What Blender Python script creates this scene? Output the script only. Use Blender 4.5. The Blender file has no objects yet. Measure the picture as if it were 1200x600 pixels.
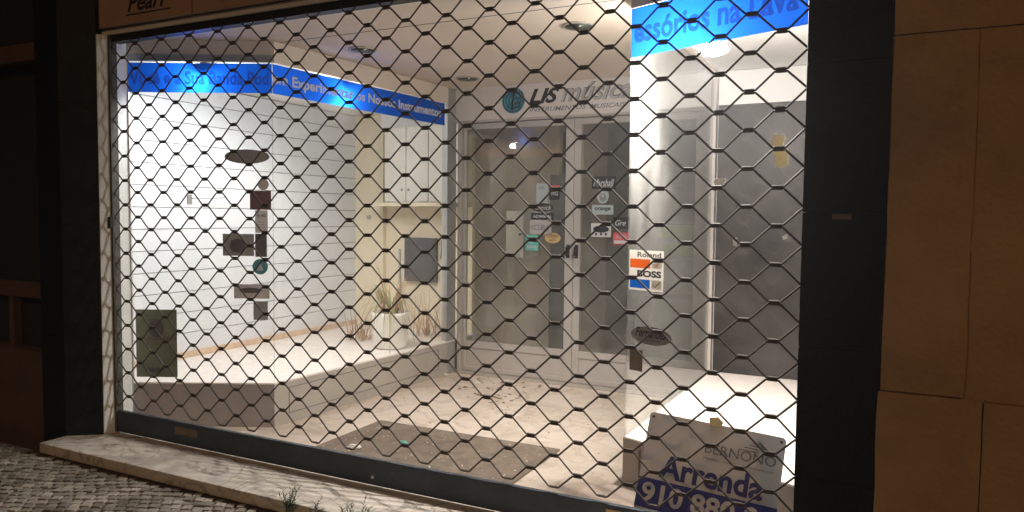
import bpy, bmesh, math, random
from mathutils import Vector, Matrix
random.seed(7)
S = bpy.context.scene
C = bpy.data.collections.new('shopfront'); S.collection.children.link(C)
RAD = math.radians

# ---------------------------------------------------------------- camera, world, street light, exposure
cd = bpy.data.cameras.new('camera'); cam = bpy.data.objects.new('camera', cd); S.collection.objects.link(cam)
cd.sensor_width = 36; cd.lens = 868.0/1200*36; cd.clip_start = .02; cd.clip_end = 300
_y, _p, _r = .4631, .0543, .0098
fwd = Vector((-math.sin(_y)*math.cos(_p), math.cos(_y)*math.cos(_p), -math.sin(_p)))
rt = Vector((math.cos(_y), math.sin(_y), 0)); up = rt.cross(fwd)
r2 = rt*math.cos(_r)+up*math.sin(_r); u2 = -rt*math.sin(_r)+up*math.cos(_r)
m = Matrix((r2, u2, -fwd)).transposed().to_4x4(); m.translation = Vector((4.1605, -3.0138, 1.3886))
cam.matrix_world = m; S.camera = cam
w = bpy.data.worlds.new('World'); S.world = w; w.use_nodes = True
nt = w.node_tree; bg = nt.nodes['Background']
sky = nt.nodes.new('ShaderNodeTexSky'); sky.sky_type = 'NISHITA'; sky.sun_disc = False
sky.sun_elevation = RAD(38); sky.sun_rotation = RAD(200)
nt.links.new(sky.outputs[0], bg.inputs[0]); bg.inputs[1].default_value = 0.0006
sl = bpy.data.lights.new('street_light_glow', 'SUN'); sl.energy = .25; sl.angle = RAD(4); sl.color = (1, .56, .25)
so = bpy.data.objects.new('street_light_glow', sl); S.collection.objects.link(so)
so.rotation_euler = Vector((-.35, .75, -.62)).to_track_quat('-Z', 'Y').to_euler()
so.location = (8, -9, 8)
S.view_settings.view_transform = 'Standard'; S.view_settings.look = 'None'
S.view_settings.exposure = 0.68; S.view_settings.gamma = 1; S.view_settings.use_curve_mapping = False
S.render.engine = 'CYCLES'; S.cycles.max_bounces = 10; S.cycles.transparent_max_bounces = 24
S.cycles.sample_clamp_indirect = 6

# ---------------------------------------------------------------- materials
MATS = {}
def newmat(name):
    m = bpy.data.materials.new(name); m.use_nodes = True
    return m, m.node_tree, m.node_tree.nodes['Principled BSDF']
def mat(name, col, rough=.6, metal=0, var=.15, scale=8, bump=0, bscale=60, spec=.5, tint=None):
    """noise-mottled principled material"""
    if name in MATS: return MATS[name]
    m, t, b = newmat(name); N = t.nodes; L = t.links
    tc = N.new('ShaderNodeTexCoord')
    n = N.new('ShaderNodeTexNoise'); n.inputs['Scale'].default_value = scale; n.inputs['Detail'].default_value = 8; n.inputs['Roughness'].default_value = .65
    L.new(tc.outputs['Object'], n.inputs['Vector'])
    r = N.new('ShaderNodeValToRGB'); L.new(n.outputs['Fac'], r.inputs[0])
    c2 = tint or col
    r.color_ramp.elements[0].position = .3; r.color_ramp.elements[1].position = .7
    r.color_ramp.elements[0].color = (*[c*(1-var) for c in c2], 1); r.color_ramp.elements[1].color = (*[min(1, c*(1+var)) for c in col], 1)
    L.new(r.outputs[0], b.inputs['Base Color'])
    mr = N.new('ShaderNodeMapRange'); mr.inputs[3].default_value = max(0, rough-.1); mr.inputs[4].default_value = min(1, rough+.1)
    L.new(n.outputs['Fac'], mr.inputs[0]); L.new(mr.outputs[0], b.inputs['Roughness'])
    b.inputs['Metallic'].default_value = metal; b.inputs['Specular IOR Level'].default_value = spec
    if bump:
        n2 = N.new('ShaderNodeTexNoise'); n2.inputs['Scale'].default_value = bscale; n2.inputs['Detail'].default_value = 6
        L.new(tc.outputs['Object'], n2.inputs['Vector'])
        bp = N.new('ShaderNodeBump'); bp.inputs['Strength'].default_value = bump; bp.inputs['Distance'].default_value = .01
        L.new(n2.outputs['Fac'], bp.inputs['Height']); L.new(bp.outputs[0], b.inputs['Normal'])
    MATS[name] = m; return m
def marble(name, base, vein, scale=3, rough=.35, amt=.5, dirt=.0, dirtcol=(.2, .13, .08)):
    m, t, b = newmat(name); N = t.nodes; L = t.links
    tc = N.new('ShaderNodeTexCoord')
    n = N.new('ShaderNodeTexNoise'); n.inputs['Scale'].default_value = scale; n.inputs['Detail'].default_value = 9; n.inputs['Distortion'].default_value = 1.6
    L.new(tc.outputs['Object'], n.inputs['Vector'])
    r = N.new('ShaderNodeValToRGB'); L.new(n.outputs['Fac'], r.inputs[0]); e = r.color_ramp.elements
    e[0].position = .25; e[0].color = (*[x*.86 for x in base], 1); e[1].position = .8; e[1].color = (*base, 1)
    a = e.new(.47); a.color = (*base, 1); v = e.new(.5); v.color = (*[base[i]*(1-amt)+vein[i]*amt for i in range(3)], 1); c = e.new(.54); c.color = (*[x*.97 for x in base], 1)
    out = r.outputs[0]
    if dirt:
        n3 = N.new('ShaderNodeTexNoise'); n3.inputs['Scale'].default_value = 2.3; n3.inputs['Detail'].default_value = 10; n3.inputs['Roughness'].default_value = .75
        L.new(tc.outputs['Object'], n3.inputs['Vector'])
        r3 = N.new('ShaderNodeValToRGB'); L.new(n3.outputs['Fac'], r3.inputs[0])
        r3.color_ramp.elements[0].position = .45; r3.color_ramp.elements[0].color = (0, 0, 0, 1)
        r3.color_ramp.elements[1].position = .75; r3.color_ramp.elements[1].color = (dirt, dirt, dirt, 1)
        mx = N.new('ShaderNodeMixRGB'); L.new(r3.outputs[0], mx.inputs[0]); L.new(out, mx.inputs[1]); mx.inputs[2].default_value = (*dirtcol, 1)
        out = mx.outputs[0]
    L.new(out, b.inputs['Base Color']); b.inputs['Roughness'].default_value = rough
    MATS[name] = m; return m
def glass(name, tint=(.93, .97, .95), dust_veil=.03):
    """clear sheet: tinted see-through with angle dependent mirror and a thin uneven film, part grime, part stand-in for lens veil"""
    m = bpy.data.materials.new(name); m.use_nodes = True; t = m.node_tree; N = t.nodes; L = t.links; N.clear()
    o = N.new('ShaderNodeOutputMaterial'); tr = N.new('ShaderNodeBsdfTransparent'); tr.inputs[0].default_value = (*tint, 1)
    gl = N.new('ShaderNodeBsdfGlossy'); gl.inputs['Roughness'].default_value = .01
    df = N.new('ShaderNodeBsdfDiffuse'); df.inputs[0].default_value = (.75, .75, .72, 1)
    lw = N.new('ShaderNodeLayerWeight'); lw.inputs[0].default_value = .5
    pw = N.new('ShaderNodeMath'); pw.operation = 'POWER'; pw.inputs[1].default_value = 5; L.new(lw.outputs['Facing'], pw.inputs[0])
    ma = N.new('ShaderNodeMath'); ma.operation = 'MULTIPLY_ADD'; ma.inputs[1].default_value = .9; ma.inputs[2].default_value = .04; L.new(pw.outputs[0], ma.inputs[0])
    mx = N.new('ShaderNodeMixShader'); L.new(ma.outputs[0], mx.inputs[0]); L.new(tr.outputs[0], mx.inputs[1]); L.new(gl.outputs[0], mx.inputs[2])
    tc = N.new('ShaderNodeTexCoord'); n = N.new('ShaderNodeTexNoise'); n.inputs['Scale'].default_value = 2.5; n.inputs['Detail'].default_value = 10; n.inputs['Roughness'].default_value = .7
    mp = N.new('ShaderNodeMapping'); mp.inputs['Scale'].default_value = (1.6, 1.6, .6); L.new(tc.outputs['Object'], mp.inputs[0]); L.new(mp.outputs[0], n.inputs['Vector'])
    mr = N.new('ShaderNodeMapRange'); mr.inputs[1].default_value = .35; mr.inputs[2].default_value = .75; mr.inputs[3].default_value = dust_veil*.5; mr.inputs[4].default_value = dust_veil*1.7
    L.new(n.outputs['Fac'], mr.inputs[0])
    m2 = N.new('ShaderNodeMixShader'); L.new(mr.outputs[0], m2.inputs[0]); L.new(mx.outputs[0], m2.inputs[1]); L.new(df.outputs[0], m2.inputs[2])
    L.new(m2.outputs[0], o.inputs[0]); MATS[name] = m; return m
def film(name, col, trans):
    m = bpy.data.materials.new(name); m.use_nodes = True; t = m.node_tree; N = t.nodes; L = t.links; N.clear()
    o = N.new('ShaderNodeOutputMaterial')
    a = N.new('ShaderNodeBsdfTranslucent'); a.inputs[0].default_value = (*[min(1, c*1.0) for c in col], 1)
    b = N.new('ShaderNodeBsdfPrincipled'); b.inputs['Base Color'].default_value = (*[c*.55 for c in col], 1); b.inputs['Roughness'].default_value = .25
    c = N.new('ShaderNodeBsdfTransparent'); c.inputs[0].default_value = (*col, 1)
    x = N.new('ShaderNodeMixShader'); x.inputs[0].default_value = .8; L.new(b.outputs[0], x.inputs[1]); L.new(a.outputs[0], x.inputs[2])
    y = N.new('ShaderNodeMixShader'); y.inputs[0].default_value = trans; L.new(x.outputs[0], y.inputs[1]); L.new(c.outputs[0], y.inputs[2])
    L.new(y.outputs[0], o.inputs[0]); MATS[name] = m; return m
def emit(name, col, st):
    m = bpy.data.materials.new(name); m.use_nodes = True; b = m.node_tree.nodes['Principled BSDF']
    b.inputs['Base Color'].default_value = (.8, .8, .8, 1); b.inputs['Emission Color'].default_value = (*col, 1); b.inputs['Emission Strength'].default_value = st
    MATS[name] = m; return m
def granite():
    m, t, b = newmat('black_granite'); N = t.nodes; L = t.links; tc = N.new('ShaderNodeTexCoord')
    n = N.new('ShaderNodeTexVoronoi'); n.inputs['Scale'].default_value = 160; L.new(tc.outputs['Object'], n.inputs['Vector'])
    n2 = N.new('ShaderNodeTexNoise'); n2.inputs['Scale'].default_value = 7; n2.inputs['Detail'].default_value = 8; n2.inputs['Distortion'].default_value = 1; L.new(tc.outputs['Object'], n2.inputs['Vector'])
    r = N.new('ShaderNodeValToRGB'); r.color_ramp.elements[0].color = (.005, .006, .006, 1); r.color_ramp.elements[1].color = (.02, .022, .021, 1); r.color_ramp.elements[1].position = .9
    L.new(n.outputs['Color'], r.inputs[0])
    mx = N.new('ShaderNodeMixRGB'); mx.blend_type = 'MULTIPLY'; mx.inputs[0].default_value = .8; L.new(r.outputs[0], mx.inputs[1]); L.new(n2.outputs['Fac'], mx.inputs[2])
    L.new(mx.outputs[0], b.inputs['Base Color']); b.inputs['Roughness'].default_value = .28; b.inputs['Specular IOR Level'].default_value = .25
    mr = N.new('ShaderNodeMapRange'); mr.inputs[3].default_value = .35; mr.inputs[4].default_value = .6; L.new(n2.outputs['Fac'], mr.inputs[0]); L.new(mr.outputs[0], b.inputs['Roughness'])
    MATS['black_granite'] = m; return m
def cobble():
    m, t, b = newmat('cobble_stone'); N = t.nodes; L = t.links; tc = N.new('ShaderNodeTexCoord'); g = N.new('ShaderNodeNewGeometry')
    n2 = N.new('ShaderNodeTexNoise'); n2.inputs['Scale'].default_value = 3.5; n2.inputs['Detail'].default_value = 9; L.new(tc.outputs['Object'], n2.inputs['Vector'])
    r = N.new('ShaderNodeValToRGB'); r.color_ramp.elements[0].color = (.18, .16, .13, 1); r.color_ramp.elements[1].color = (.46, .42, .36, 1)
    L.new(g.outputs['Random Per Island'], r.inputs[0])
    mx = N.new('ShaderNodeMixRGB'); mx.blend_type = 'MULTIPLY'; mx.inputs[0].default_value = .9; L.new(r.outputs[0], mx.inputs[1])
    r2_ = N.new('ShaderNodeValToRGB'); r2_.color_ramp.elements[0].position = .35; r2_.color_ramp.elements[0].color = (.45, .42, .38, 1); r2_.color_ramp.elements[1].position = .62; r2_.color_ramp.elements[1].color = (1, 1, 1, 1)
    L.new(n2.outputs['Fac'], r2_.inputs[0]); L.new(r2_.outputs[0], mx.inputs[2])
    L.new(mx.outputs[0], b.inputs['Base Color']); b.inputs['Roughness'].default_value = .55
    n3 = N.new('ShaderNodeTexNoise'); n3.inputs['Scale'].default_value = 90; L.new(tc.outputs['Object'], n3.inputs['Vector'])
    bp = N.new('ShaderNodeBump'); bp.inputs['Strength'].default_value = .5; bp.inputs['Distance'].default_value = .004; L.new(n3.outputs['Fac'], bp.inputs['Height']); L.new(bp.outputs[0], b.inputs['Normal'])
    MATS['cobble_stone'] = m; return m
granite(); cobble()
marble('floor_marble', (.60, .51, .435), (.30, .23, .18), 2.2, .45, .5, .8, (.36, .28, .21))
marble('step_marble', (.58, .53, .46), (.22, .2, .17), 3.2, .5, .8, .4, (.22, .17, .12))
marble('jamb_marble', (.70, .71, .69), (.5, .5, .48), 5, .3, .4)
marble('shelf_marble', (.74, .68, .63), (.5, .46, .4), 3, .45, .4)
mat('grille_steel', (.085, .078, .070), .7, 0, .35, 22, spec=.12)
mat('bar_steel', (.045, .06, .075), .5, .3, .35, 6, .1, 40)
mat('dark_metal', (.03, .03, .03), .5, .5)
mat('white_board', (.66, .68, .70), .45, 0, .02, 4)
mat('board_gap', (.12, .12, .13), .8)
mat('cream_wall', (.76, .66, .48), .7, 0, .06, 2)
mat('cream_dark', (.70, .58, .46), .7, 0, .08, 2)
mat('cabinet_white', (.86, .84, .80), .5, 0, .02)
film('sticker_paper', (.80, .78, .74), .0)
film('bar_orange', (1, .42, .12), .55)
film('bar_blue', (.05, .40, .90), .55)
mat('cupboard_white', (.78, .74, .66), .5, 0, .03)
mat('ceiling_paint', (.63, .54, .455), .8, 0, .05, 2)
mat('white_paint', (.78, .78, .77), .7, 0, .04, 2)
mat('frame_paint', (.45, .41, .38), .4, .1, .06, 5)
mat('frame_grey', (.40, .40, .39), .35, .5, .08, 5)
mat('base_panel', (.37, .33, .29), .5, 0, .1, 3)
mat('base_panel_dark', (.30, .26, .25), .55, 0, .12, 3)  # darker copy of the base panel, carries shade on the left platform front
mat('sign_white', (.60, .55, .52), .4, 0, .03)
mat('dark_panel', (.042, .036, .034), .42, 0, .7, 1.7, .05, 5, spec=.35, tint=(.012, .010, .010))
mat('limestone', (.44, .30, .165), .85, 0, .22, 2.6, .5, 55)
mat('brown_stone', (.20, .13, .085), .7, 0, .2, 5, .2, 30)
mat('dark_brown_stone', (.09, .055, .036), .7, 0, .25, 5, .2, 30)
mat('mat_fibre', (.19, .145, .11), .95, 0, .3, 12, .8, 200)
mat('wood_strip', (.60, .44, .31), .5, 0, .2, 10)
mat('tape_yellow', (.66, .52, .26), .6, 0, .12, 20)
mat('tape_white', (.75, .73, .66), .6, 0, .06, 20)
mat('sign_plastic', (.60, .57, .55), .38, 0, .04, 6)
mat('navy_ink', (.045, .045, .16), .4, 0, .08)
mat('navy_strip', (.05, .055, .22), .35, 0, .06)
mat('ink_black', (.02, .02, .022), .5, 0, .05)
mat('ink_grey', (.16, .16, .17), .5, 0, .05)
mat('ink_mid', (.40, .38, .37), .5)
mat('letter_white', (.55, .54, .54), .5, 0, .03)
film('letter_backlit', (.55, .46, .56), .12)  # reddish grey of backlit letters is put into this colour
mat('pot_white', (.80, .78, .72), .3, 0, .02)
mat('dry_leaf', (.42, .26, .14), .8, 0, .3, 20)
mat('olive_leaf', (.24, .24, .09), .7, 0, .3, 20)
mat('weed_leaf', (.05, .07, .03), .7, 0, .3, 20)
mat('soil', (.06, .045, .03), .9, 0, .3, 30)
mat('poster_olive', (.13, .145, .10), .5, 0, .35, 7)
mat('st_grey', (.22, .22, .21), .5, 0, .2, 12)
mat('st_dark', (.09, .08, .085), .5, 0, .25, 12)
mat('st_maroon', (.13, .075, .085), .5, 0, .15, 12)
mat('st_pink', (.42, .38, .37), .5, 0, .15, 12)
mat('st_teal', (.08, .22, .25), .4, 0, .2, 20)
mat('st_green', (.10, .42, .34), .4, 0, .1)
mat('st_light', (.36, .40, .41), .5, 0, .06)
mat('st_orange', (.85, .28, .07), .4, 0, .04)
mat('st_blue', (.03, .25, .62), .4, 0, .04)
mat('st_red', (.62, .10, .11), .4, 0, .08)
mat('st_yellow', (.55, .38, .16), .4, 0, .1)
mat('st_brown', (.16, .12, .08), .6, 0, .2, 10)
mat('logo_teal', (.05, .20, .26), .3, 0, .5, 18)
mat('paper_bits', (.60, .56, .50), .8, 0, .3, 30)
mat('leaf_bits', (.22, .15, .09), .9, 0, .4, 30)
mat('green_box', (.30, .42, .12), .6, 0, .2)
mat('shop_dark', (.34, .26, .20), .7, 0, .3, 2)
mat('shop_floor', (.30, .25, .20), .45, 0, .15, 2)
mat('joint_fill', (.10, .075, .055), .95, 0, .3, 8, .4, 60)
mat('asphalt_dark', (.04, .04, .04), .9, 0, .3, 6)
mat('sign_box_brown', (.40, .27, .20), .5, 0, .12, 4)
mat('tv_grey', (.09, .09, .085), .3, 0, .15, 6)
mat('lamp_shell', (.60, .60, .60), .4, .3)
mat('downlight_ring', (.40, .38, .33), .35, .5, .1)
mat('downlight_bowl', (.16, .17, .14), .25, .6, .1)
glass('pane_glass', (.975, .972, .965), .045)  # film raised above real grime to imitate a pale lens veil
glass('pane_glass_clean', (.975, .972, .965), .022)
glass('pane_glass_dusty', (.93, .95, .94), .06)
glass('door_glass', (.93, .92, .89), .08)
film('blue_film', (.075, .29, .72), .12)
emit('lamp_glow', (.93, .97, 1), 60)
emit('lamp_glow_flood', (.80, .94, 1), 200)

# ---------------------------------------------------------------- mesh helpers
class MB:
    def __init__(s): s.v = []; s.f = []
    def add(s, v, f):
        n = len(s.v); s.v += [tuple(x) for x in v]; s.f += [tuple(i+n for i in q) for q in f]; return s
    def box(s, x0, x1, y0, y1, z0, z1):
        return s.add([(x0, y0, z0), (x1, y0, z0), (x1, y1, z0), (x0, y1, z0), (x0, y0, z1), (x1, y0, z1), (x1, y1, z1), (x0, y1, z1)],
                     [(0, 3, 2, 1), (4, 5, 6, 7), (0, 1, 5, 4), (1, 2, 6, 5), (2, 3, 7, 6), (3, 0, 4, 7)])
    def prism(s, poly, z0, z1):
        n = len(poly); v = [(x, y, z0) for x, y in poly]+[(x, y, z1) for x, y in poly]
        return s.add(v, [tuple(range(n))[::-1], tuple(range(n, 2*n))]+[(i, (i+1) % n, (i+1) % n+n, i+n) for i in range(n)])
    def obox(s, o, a, b, c):
        """box from corner o along vectors a, b, c"""
        o, a, b, c = map(Vector, (o, a, b, c)); v = [o, o+a, o+a+b, o+b]; v += [p+c for p in v]
        return s.add(v, [(0, 3, 2, 1), (4, 5, 6, 7), (0, 1, 5, 4), (1, 2, 6, 5), (2, 3, 7, 6), (3, 0, 4, 7)])
    def tube(s, pts, r, n=6, r2_=None):
        pts = [Vector(p) for p in pts]; base = len(s.v); k = len(pts)
        for i, p in enumerate(pts):
            d = (pts[min(i+1, k-1)]-pts[max(i-1, 0)]).normalized()
            a = d.cross(Vector((0, 0, 1))) if abs(d.z) < .95 else d.cross(Vector((0, 1, 0)))
            a.normalize(); b = d.cross(a); rr = r if r2_ is None else r+(r2_-r)*i/(k-1)
            for j in range(n):
                t = 2*math.pi*j/n; s.v.append(tuple(p+a*math.cos(t)*rr+b*math.sin(t)*rr))
        for i in range(k-1):
            for j in range(n):
                q = base+i*n; s.f.append((q+j, q+(j+1) % n, q+n+(j+1) % n, q+n+j))
        s.f.append(tuple(range(base, base+n))[::-1]); s.f.append(tuple(range(base+(k-1)*n, base+k*n))); return s
    def vtube(s, pts, rad, n=6):
        pts = [Vector(p) for p in pts]; base = len(s.v); k = len(pts)
        for i, p in enumerate(pts):
            d = (pts[min(i+1, k-1)]-pts[max(i-1, 0)]).normalized(); a = Vector((0, 1, 0)); b = d.cross(a)
            for j in range(n):
                t = 2*math.pi*(j+.5)/n; s.v.append(tuple(p+a*math.cos(t)*rad[i]+b*math.sin(t)*rad[i]))
        for i in range(k-1):
            for j in range(n):
                q = base+i*n; s.f.append((q+j, q+(j+1) % n, q+n+(j+1) % n, q+n+j))
        s.f.append(tuple(range(base, base+n))[::-1]); s.f.append(tuple(range(base+(k-1)*n, base+k*n))); return s
    def lathe(s, prof, c=(0, 0, 0), n=40, M=None):
        base = len(s.v)
        for r, z in prof:
            for j in range(n):
                t = 2*math.pi*j/n; p = Vector((r*math.cos(t), r*math.sin(t), z))
                if M: p = M @ p
                s.v.append(tuple(p+Vector(c)))
        for i in range(len(prof)-1):
            for j in range(n):
                q = base+i*n; s.f.append((q+j, q+(j+1) % n, q+n+(j+1) % n, q+n+j))
        s.f.append(tuple(range(base, base+n))[::-1]); q = base+(len(prof)-1)*n; s.f.append(tuple(range(q, q+n))); return s
    def build(s, name, m, parent=None, bevel=0, smooth=False, M=None):
        me = bpy.data.meshes.new(name); me.from_pydata(s.v, [], s.f); me.update()
        if M: me.transform(M)
        bm = bmesh.new(); bm.from_mesh(me); bmesh.ops.recalc_face_normals(bm, faces=bm.faces)
        if bevel:
            bmesh.ops.bevel(bm, geom=[e for e in bm.edges if e.calc_face_angle(0) > .6], offset=bevel, segments=2, affect='EDGES', profile=.5)
        bm.to_mesh(me); bm.free()
        o = bpy.data.objects.new(name, me); C.objects.link(o); o.parent = parent
        me.materials.append(MATS[m])
        if smooth:
            for p in me.polygons: p.use_smooth = True
        return o
def tag(o, label=None, cat=None, group=None, kind=None):
    if label: o['label'] = label
    if cat: o['category'] = cat
    if group: o['group'] = group
    if kind: o['kind'] = kind
    return o
def thing(name, label, cat, group=None):
    o = bpy.data.objects.new(name, None); C.objects.link(o); return tag(o, label, cat, group)
def frame(o, right, upv):
    """matrix: local x = right, local y = up, local z = out of the face"""
    right = Vector(right).normalized(); upv = Vector(upv).normalized(); n = right.cross(upv)
    M = Matrix((right, upv, n)).transposed().to_4x4(); M.translation = Vector(o); return M
def rect(M, a0, a1, b0, b1, lift, thick=.0006):
    """thin sheet in frame M between a and b at height lift above the face"""
    q = MB().box(a0, a1, b0, b1, lift, lift+thick); q.v = [tuple(M @ Vector(v)) for v in q.v]; return q
def ellipse(M, ca, cb, ra, rb, lift, thick=.0006, n=36):
    q = MB().prism([(ca+ra*math.cos(2*math.pi*i/n), cb+rb*math.sin(2*math.pi*i/n)) for i in range(n)], lift, lift+thick)
    q.v = [tuple(M @ Vector(v)) for v in q.v]; return q
def text(s, M, a, b, height, width, m, parent, lift=.001, bold=0, shear=0, name='lettering', ext=.0004):
    """real letter shapes fitted to width x height with lower left corner at (a, b)"""
    cu = bpy.data.curves.new('t', 'FONT'); cu.body = s; cu.size = 1; cu.extrude = 0; cu.offset = bold; cu.shear = shear; cu.resolution_u = 3
    to = bpy.data.objects.new('t', cu); S.collection.objects.link(to)
    dg = bpy.context.evaluated_depsgraph_get(); me = bpy.data.meshes.new_from_object(to.evaluated_get(dg))
    bpy.data.objects.remove(to); bpy.data.curves.remove(cu)
    xs = [v.co.x for v in me.vertices]; ys = [v.co.y for v in me.vertices]
    x0, x1, y0, y1 = min(xs), max(xs), min(ys), max(ys)
    sx = width/(x1-x0); sy = height/(y1-y0)
    for v in me.vertices: v.co = M @ Vector((a+(v.co.x-x0)*sx, b+(v.co.y-y0)*sy, lift))
    me.name = name; me.materials.clear(); me.materials.append(MATS[m])
    o = bpy.data.objects.new(name, me); C.objects.link(o); o.parent = parent
    return o

# ---------------------------------------------------------------- ground and pavement
tag(MB().box(-30, 40, -40, -.32, -.2, -.075).build('pavement_bed', 'joint_fill'), kind='structure')
tag(MB().box(-40, 50, -60, -40, -.25, -.16).build('road', 'asphalt_dark'), kind='structure')
q = MB(); ang = RAD(24); ca, sa = math.cos(ang), math.sin(ang); P_ = .056
for i in range(-75, 60):
    for j in range(-75, 45):
        u = i*P_+(.028 if j % 2 else 0)+.01*math.sin(j*.7); v = j*P_*.92+.012*math.sin(i*.35)
        u += .006*math.sin(v*5.3+1)+random.uniform(-.004, .004); v += .012*math.sin(u*3.1)+random.uniform(-.003, .003)
        x = 1.0+u*ca-v*sa; y = -1.6+u*sa+v*ca
        if x < -2.6 or x > 3.3 or y > -.375 or y < -2.75: continue
        h = .0225; z = -.066+random.uniform(-.004, .004); tx, ty = random.uniform(-.05, .05), random.uniform(-.05, .05)
        cs = []
        for dx, dy in ((-1, -1), (1, -1), (1, 1), (-1, 1)):
            a = dx*(h+.0015+random.uniform(-.006, .0022)); b = dy*(h*.92+.0015+random.uniform(-.006, .0022))
            cs.append((a, b))
        base = len(q.v)
        for k, (sc, dz) in enumerate(((1.02, -.02), (1.0, -.003), (.90, 0))):
            for a, b in cs:
                a *= sc; b *= sc; q.v.append((x+a*ca-b*sa, y+a*sa+b*ca, z+dz+a*tx+b*ty))
        for k in (0, 4):
            for e in range(4): q.f.append((base+k+e, base+k+(e+1) % 4, base+k+4+(e+1) % 4, base+k+4+e))
        q.f.append((base+8, base+9, base+10, base+11))
tag(q.build('pavement', 'cobble_stone'), kind='structure')

# marble step under the grille
st = tag(MB().box(-.325, 3.90, -.36, .02, -.062, 0).build('doorstep', 'step_marble', bevel=.006), 'long pale veined marble step under the closed grille', 'doorstep')
MB().box(-.31, 3.88, -.335, 0, -.19, -.0625).build('riser', 'base_panel_dark', st)

# ---------------------------------------------------------------- facade
# right: black granite pilaster and limestone blocks
bp = thing('granite_pilaster', 'black polished granite pilaster right of the grille beside the brown stone blocks', 'pilaster', 'black granite pilasters')
zz = [-.2, .459, .93, 1.411, 1.93, 3.2]
for a, b in zip(zz, zz[1:]):
    MB().box(3.905, 4.1705, -.2, .3, a+.0015, b-.0015).build('slab', 'black_granite', bp, bevel=.0015)
MB().box(3.915, 4.165, -.193, .28, -.2, 3.2).build('core', 'joint_fill', bp)
MB().box(4.002, 4.064, -.2035, -.2, 1.387, 1.405).build('name_plate', 'st_brown', bp)
def rough_block(x0, x1, z0, z1, y, bulge, parent):
    q = MB(); nx, nz = 8, 12
    for i in range(nx+1):
        for k in range(nz+1):
            x = x0+(x1-x0)*i/nx; z = z0+(z1-z0)*k/nz; e = min(i, nx-i, k, nz-k)
            yy = y-(bulge if e > 0 else 0)+random.uniform(-.0012, .0012)
            if i in (0, nx): x += random.uniform(-.003, .003)
            q.v.append((x, yy, z))
    for i in range(nx):
        for k in range(nz):
            a = i*(nz+1)+k; q.f.append((a, a+nz+1, a+nz+2, a+1))
    n = len(q.v); q.v += [(x0, y+.3, z0), (x1, y+.3, z0), (x1, y+.3, z1), (x0, y+.3, z1)]
    c = [0, nx*(nz+1), nx*(nz+1)+nz, nz]
    bot = [i*(nz+1) for i in range(nx+1)]; top = [i*(nz+1)+nz for i in range(nx+1)]
    q.f.append(tuple(bot[::-1])+(n, n+1)); q.f.append(tuple(top)+(n+2, n+3))
    q.f.append(tuple(range(nz+1))+(n+3, n)); q.f.append(tuple(range(nx*(nz+1), (nx+1)*(nz+1)))[::-1]+(n+1, n+2))
    return q.build('block', 'limestone', parent)
lw_ = thing('stone_wall', 'brown limestone block wall at the far right edge of the picture', 'wall')
rough_block(4.174, 4.416, .806, 2.0, -.2, .004, lw_)
rough_block(4.422, 5.4, .800, 2.0, -.196, .004, lw_)
rough_block(4.165, 4.469, -.2, .800, -.204, .006, lw_)
rough_block(4.475, 5.5, -.2, .795, -.204, .006, lw_)
rough_block(4.174, 4.6, 2.004, 3.2, -.2, .004, lw_)
rough_block(4.606, 5.5, 2.004, 3.2, -.2, .004, lw_)
MB().box(4.172, 12, -.193, .3, -.2, 3.2).build('core', 'limestone', lw_)
# left granite pilaster
lp = thing('granite_pilaster', 'black granite pilaster at the left end of the shopfront, by the marble jamb', 'pilaster', 'black granite pilasters')
zz = [-.2, .62, 1.30, 2.05, 3.2]
for a, b in zip(zz, zz[1:]):
    MB().prism([(-.545, -.2), (-.318, -.2), (-0.146, -.07), (-.262, -.055), (-.262, .095), (-.545, .095)], a+.001, b-.001).build('slab', 'black_granite', lp, bevel=.0015)
MB().prism([(-.535, -.19), (-.327, -.19), (-.272, .0), (-.272, .09), (-.535, .09)], -.2, 3.2).build('core', 'joint_fill', lp)
# neighbour window, left of the pilaster
nb = thing('neighbouring_window', 'unlit dark shop window above a brown stone apron at the left edge', 'window')
MB().box(-3, -.549, -.2, .3, -.2, .50).build('apron', 'dark_brown_stone', nb, bevel=.004)
MB().box(-3, -.549, -.15, -.10, .83, .93).build('frame_rail', 'dark_brown_stone', nb, bevel=.003)
MB().box(-3, -.549, -.17, -.10, 2.33, 2.44).build('frame_rail', 'dark_brown_stone', nb, bevel=.003)
MB().box(-.97, -.92, -.15, -.10, .502, .828).build('frame_post', 'dark_brown_stone', nb)
MB().box(-3, -.549, -.09, -.08, .5, 3.2).build('pane', 'ink_black', nb)
MB().box(-3.2, -.549, -.05, .3, .5, 3.2).build('backing', 'shop_dark', nb)
# marble jamb and lintel of the opening
jb = tag(MB().prism([(-0.142, -.07), (-.1, -.0), (-.1, .10), (-.258, .10), (-.258, -.06)], 0, 2.465).build('door_jamb', 'jamb_marble', bevel=.002), 'narrow white veined marble jamb beside the left black pilaster', 'jamb')  # street face slanted in shape to catch the right display lamp
MB().prism([(-.2575, .101), (-.092, .101), (-.165, .138), (-.2575, .138)], 0, 2.44).build('inner_lining', 'jamb_marble', jb)
ju = tag(MB().box(3.894, 3.96, .02, .30, 0, 2.465).build('door_jamb', 'jamb_marble'), 'marble jamb mostly hidden behind the right black pilaster', 'jamb')
ln = thing('lintel', 'grey marble lintel soffit over the top of the grille', 'lintel')
MB().box(-.262, 3.905, -.012, .20, 2.468, 2.502).build('soffit', 'jamb_marble', ln, bevel=.003)
MB().box(-.262, 3.905, .02, .30, 2.505, 3.2).build('wall_above', 'brown_stone', ln)
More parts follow.
